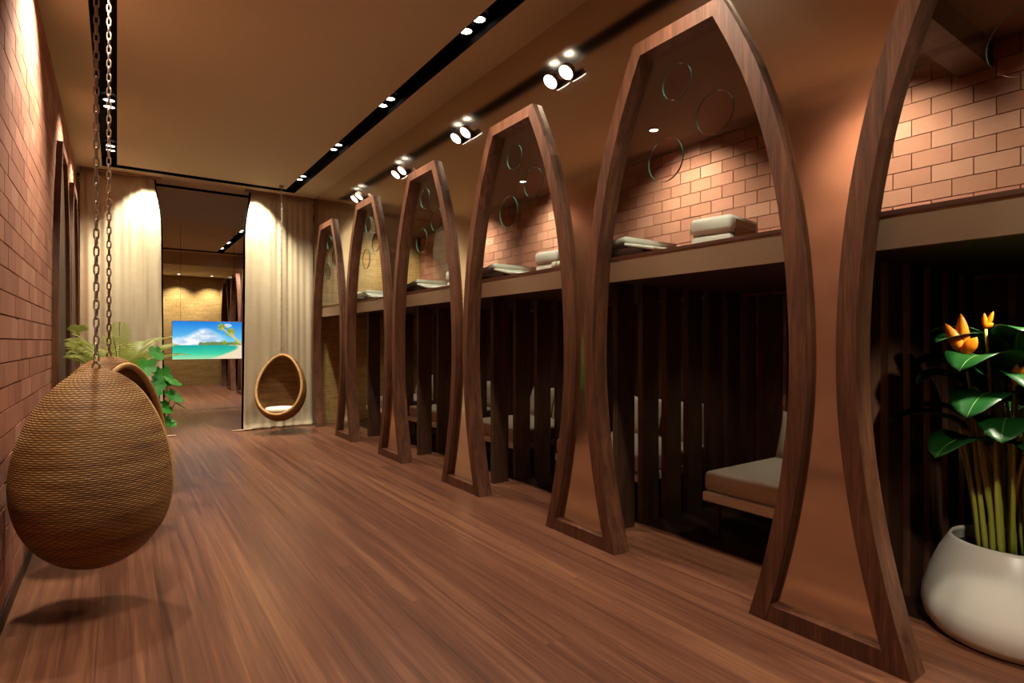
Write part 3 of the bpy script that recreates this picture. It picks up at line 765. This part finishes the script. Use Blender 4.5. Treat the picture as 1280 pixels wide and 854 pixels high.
# fern
rf = random.Random(11)
fern = empty('potted_fern', (0.02, 6.85, 0), 'yellow green fern with feathery fronds behind the hanging chairs', 'plant')
planter(fern, 0.17, 0.90, M['terra'])
for k in range(26):
    az = 2*math.pi*k/26+rf.uniform(-.15, .15); L = rf.uniform(0.82, 1.12); el = rf.uniform(1.0, 1.5)
    if abs(math.sin(az)) > .8: L *= 0.8
    if math.cos(az) < -0.2: L *= 0.66
    elif math.cos(az) > 0.3: L *= 0.62
    pts = []; p = Vector((0.03*math.cos(az), 0.03*math.sin(az), 0.87)); n = 36; e = el
    for i in range(n):
        p.x = max(p.x, -0.33); pts.append(p.copy()); e2 = e-1.35*(i/n)**1.5
        p += Vector((math.cos(az)*math.cos(e2), math.sin(az)*math.cos(e2), math.sin(e2)))*L*1.28/n
    m = MB(); m.tube(pts, [0.006*(1-i/n)+0.0015 for i in range(n)], 5)
    for i in range(4, n):
        tdir = (pts[i]-pts[i-1]).normalized(); side = tdir.cross(Vector((0, 0, 1))).normalized()
        u = i/n; ll = 0.115*max(0.0, math.sin(math.pi*max(0.0, min(1, (u-0.08)/0.95))))**0.8+0.015
        for half in (0,):
            base = pts[i]-(pts[i]-pts[i-1])*half
            for s in (-1, 1):
                d = (side*s+tdir*0.5).normalized(); dn = Vector((0, 0, -1)); wv = tdir*0.0095
                a = base; b = base+d*ll*0.5+dn*ll*0.04; cc = base+d*ll+dn*ll*0.2
                for q_ in (b, cc): q_.x = max(q_.x, -0.42)
                m.add([a-wv*0.4, a+wv*0.4, b+wv, cc, b-wv], [(0, 1, 2, 4), (4, 2, 3)])
    o = m.build('frond', M['fern'], fern, recalc=False)
# monstera
mon = empty('potted_monstera', (0.235, 6.0, 0), 'bright green monstera with split leaves beside the fern', 'plant')
planter(mon, 0.11, 0.34, M['terra'])
rm = random.Random(5)
def monstera_leaf(size):
    n = 40; out = []
    for k in range(n):
        a = 2*math.pi*k/n-math.pi/2
        r = 1.0*(0.72+0.28*math.sin(a)*-0.4)
        x, y = math.cos(a)*0.82*r, math.sin(a)*r+0.35
        notch = 0.62 if (k % 5 == 2 and abs(math.cos(a)) > 0.25) else 1.0
        x *= notch
        if k in (0, n-1, 1): y += 0.22
        out.append((x*size*0.55, y*size*0.55))
    cpt = (0, 0.12*size)
    m = MB(); vs = [(0, cpt[1], 0.0)]+[(x, y, 0.10*abs(x)-0.35*(y/size-.1)**2*size) for x, y in out]
    m.add(vs, [(0, 1+k, 1+(k+1) % n) for k in range(n)]); return m
LEAF_POS = [(0.05, 0.03, 1.32, .17, 30), (-0.02, -0.05, 1.20, .21, -20), (0.10, 0.0, 1.12, .22, 20), (0.02, -0.08, 1.02, .22, 0), (0.16, -0.02, 1.06, .17, 60), (-0.16, -0.02, 1.16, .18, -60),
            (-0.12, -0.04, 1.03, .22, -35), (0.17, -0.05, 0.93, .19, 50), (0.20, -0.06, 0.86, .15, 75), (0.10, -0.08, 0.84, .19, 25), (-0.05, -0.10, 0.90, .20, -15), (0.13, -0.08, 0.70, .15, 40)]
for (lx, ly, lz, sz, a) in LEAF_POS:
    o = monstera_leaf(sz*1.25).build('leaf', M['monstera'], mon, recalc=False); solid(o, 0.0015)
    o.location = (lx, ly, lz); o.rotation_euler = (R(180+rm.uniform(38, 66)), R(rm.uniform(-12, 12)), R(a))
    b = Vector((rm.uniform(-.03, .03), rm.uniform(-.03, .03), 0.30)); e = Vector((lx, ly, lz))
    MB().tube([b, b.lerp(e, .5)+Vector((0, 0, .06)), e], [0.006, 0.005, 0.003], 6).build('stem', M['gstem'], mon, smooth=True)
# bird of paradise in a white pot
bird = empty('potted_bird_of_paradise', (3.47, 0.862, 0), 'large plant with dark paddle leaves and orange flowers in a white pot', 'plant')
pot = MB().lathe([(0.001, 0.0), (0.24, 0.0), (0.30, 0.012), (0.335, 0.06), (0.35, 0.12), (0.343, 0.18), (0.315, 0.28), (0.275, 0.38), (0.240, 0.445), (0.232, 0.46), (0.222, 0.458), (0.226, 0.44), (0.26, 0.37), (0.27, 0.34), (0.001, 0.34)], 56)
pot.build('pot', M['ceramic'], bird, smooth=True)
MB().lathe([(0.001, 0.385), (0.25, 0.385), (0.25, 0.39), (0.001, 0.395)], 32).build('soil', M['soil'], bird)
rb = random.Random(21)
def stalk(b, e, r0, r1, bow):
    n = 9; return [b.lerp(e, i/(n-1))+bow*math.sin(math.pi*i/(n-1))*0.5 for i in range(n)], [r0+(r1-r0)*i/(n-1) for i in range(n)]
def bl(tip_az, reach, z0, z1, droop, wid, ln):
    """one paddle leaf: stalk from the pot, blade arching out"""
    ln = min(ln, 0.30 if 85 < tip_az < 125 else 0.38 if 55 < tip_az < 150 else 9); az = R(tip_az); d = Vector((math.cos(az), math.sin(az), 0))
    b = Vector((rb.uniform(-.09, .09), rb.uniform(-.09, .09), 0.385)); e = d*reach+Vector((0, 0, z0))
    pts, rs = stalk(b, e, 0.013, 0.006, d*-0.06)
    st = MB().tube(pts, rs, 8).build('stalk', M['stem'], bird, smooth=True)
    n = 14; path = []; p = e.copy(); ang = math.atan2(z1-z0, ln)+0.35
    for i in range(n):
        path.append(p.copy()); a = ang-(droop+0.55)*(i/n)
        p += (d*math.cos(a)+Vector((0, 0, math.sin(a))))*ln/n
    ws = [wid*(0.12+0.88*math.sin(math.pi*min(1, (i/(n-1))**0.8*0.98+0.02))**0.75) if i < n-1 else 0.003 for i in range(n)]
    o = blade(path, ws, 0.22).build('leaf', M['bird'], bird, smooth=True, recalc=False); solid(o, 0.002)
    MB().tube(path, [0.006*(1-i/n)+0.001 for i in range(n)], 6).build('midrib', M['gstem'], o, smooth=True)
for a in [(112, 0.16, 1.02, 1.16, 1.1, 0.07, 0.46), (128, 0.18, 0.98, 1.12, 1.0, 0.09, 0.46), (142, 0.12, 1.16, 1.38, 1.2, 0.10, 0.46), (160, 0.16, 0.92, 0.98, 1.0, 0.11, 0.36), (176, 0.10, 1.12, 1.20, 1.0, 0.13, 0.44), (200, 0.10, 1.34, 1.62, 1.0, 0.09, 0.36), (226, 0.12, 1.14, 1.20, 1.1, 0.14, 0.46),
          (250, 0.12, 1.24, 1.45, 1.0, 0.12, 0.42), (280, 0.16, 1.02, 1.15, 1.0, 0.11, 0.42), (310, 0.14, 1.2, 1.5, 1.0, 0.11, 0.42), (345, 0.14, 1.15, 1.4, 1.1, 0.11, 0.42), (20, 0.16, 1.05, 1.2, 1.0, 0.11, 0.40), (60, 0.16, 1.2, 1.4, 1.0, 0.10, 0.38), (88, 0.14, 1.14, 1.36, 1.1, 0.09, 0.40), (104, 0.08, 1.32, 1.66, 0.9, 0.09, 0.38), (150, 0.06, 1.30, 1.60, 1.1, 0.10, 0.40), (212, 0.16, 0.92, 0.96, 0.9, 0.11, 0.34), (190, 0.12, 1.02, 1.08, 0.9, 0.12, 0.40), (265, 0.08, 1.36, 1.66, 0.7, 0.09, 0.34),
          (132, 0.10, 1.24, 1.44, 1.2, 0.11, 0.44), (170, 0.10, 1.26, 1.46, 1.3, 0.13, 0.40), (208, 0.12, 1.20, 1.32, 1.2, 0.13, 0.42), (240, 0.14, 1.06, 1.10, 1.1, 0.13, 0.44), (120, 0.08, 1.36, 1.62, 1.1, 0.08, 0.36)]:
    bl(*a)
for k in range(16):
    az = rb.uniform(0, 6.28); b = Vector((0.12*math.cos(az), 0.12*math.sin(az), 0.385)); e = Vector((0.2*math.cos(az), 0.2*math.sin(az), rb.uniform(0.85, 1.1)))
    pts, rs = stalk(b, e, 0.013, 0.007, Vector((rb.uniform(-.03, .03), rb.uniform(-.03, .03), 0)))
    MB().tube(pts, rs, 8).build('stalk', M['stem'], bird, smooth=True)
for (x, y, z, s, tilt) in ((-0.27, 0.10, 1.34, 0.19, 4), (-0.24, 0.03, 1.46, 0.08, -20), (-0.28, -0.08, 1.22, 0.10, -30)):
    e = Vector((x, y, z)); pts, rs = stalk(Vector((x*.3, y*.3, 0.385)), e, 0.011, 0.006, Vector((0, 0, 0)))
    f = MB().tube(pts, rs, 8).build('flower_stalk', M['stem'], bird, smooth=True)
    for q, (ax, l) in enumerate(((0, 1.0), (22, 0.85), (-38, 0.5))):
        ta = R(ax+tilt); path = [e+Vector((-0.01*q, math.sin(ta)*s*l*i/7, math.cos(ta)*s*l*i/7)) for i in range(8)]
        vs = []
        for i, p in enumerate(path):
            wd = 0.14*s*math.sin(math.pi*(0.08+0.92*i/7))**0.8*(1 if i < 7 else 0.05)
            cy = Vector((0, math.cos(ta), -math.sin(ta))); vs += [p-cy*wd, p+Vector((-wd*.4, 0, 0)), p+cy*wd]
        o = MB().add(vs, [(i*3+j, i*3+j+1, i*3+j+4, i*3+j+3) for i in range(7) for j in range(2)]).build('petal', M['orange'], f, smooth=True, recalc=False); solid(o, 0.002)
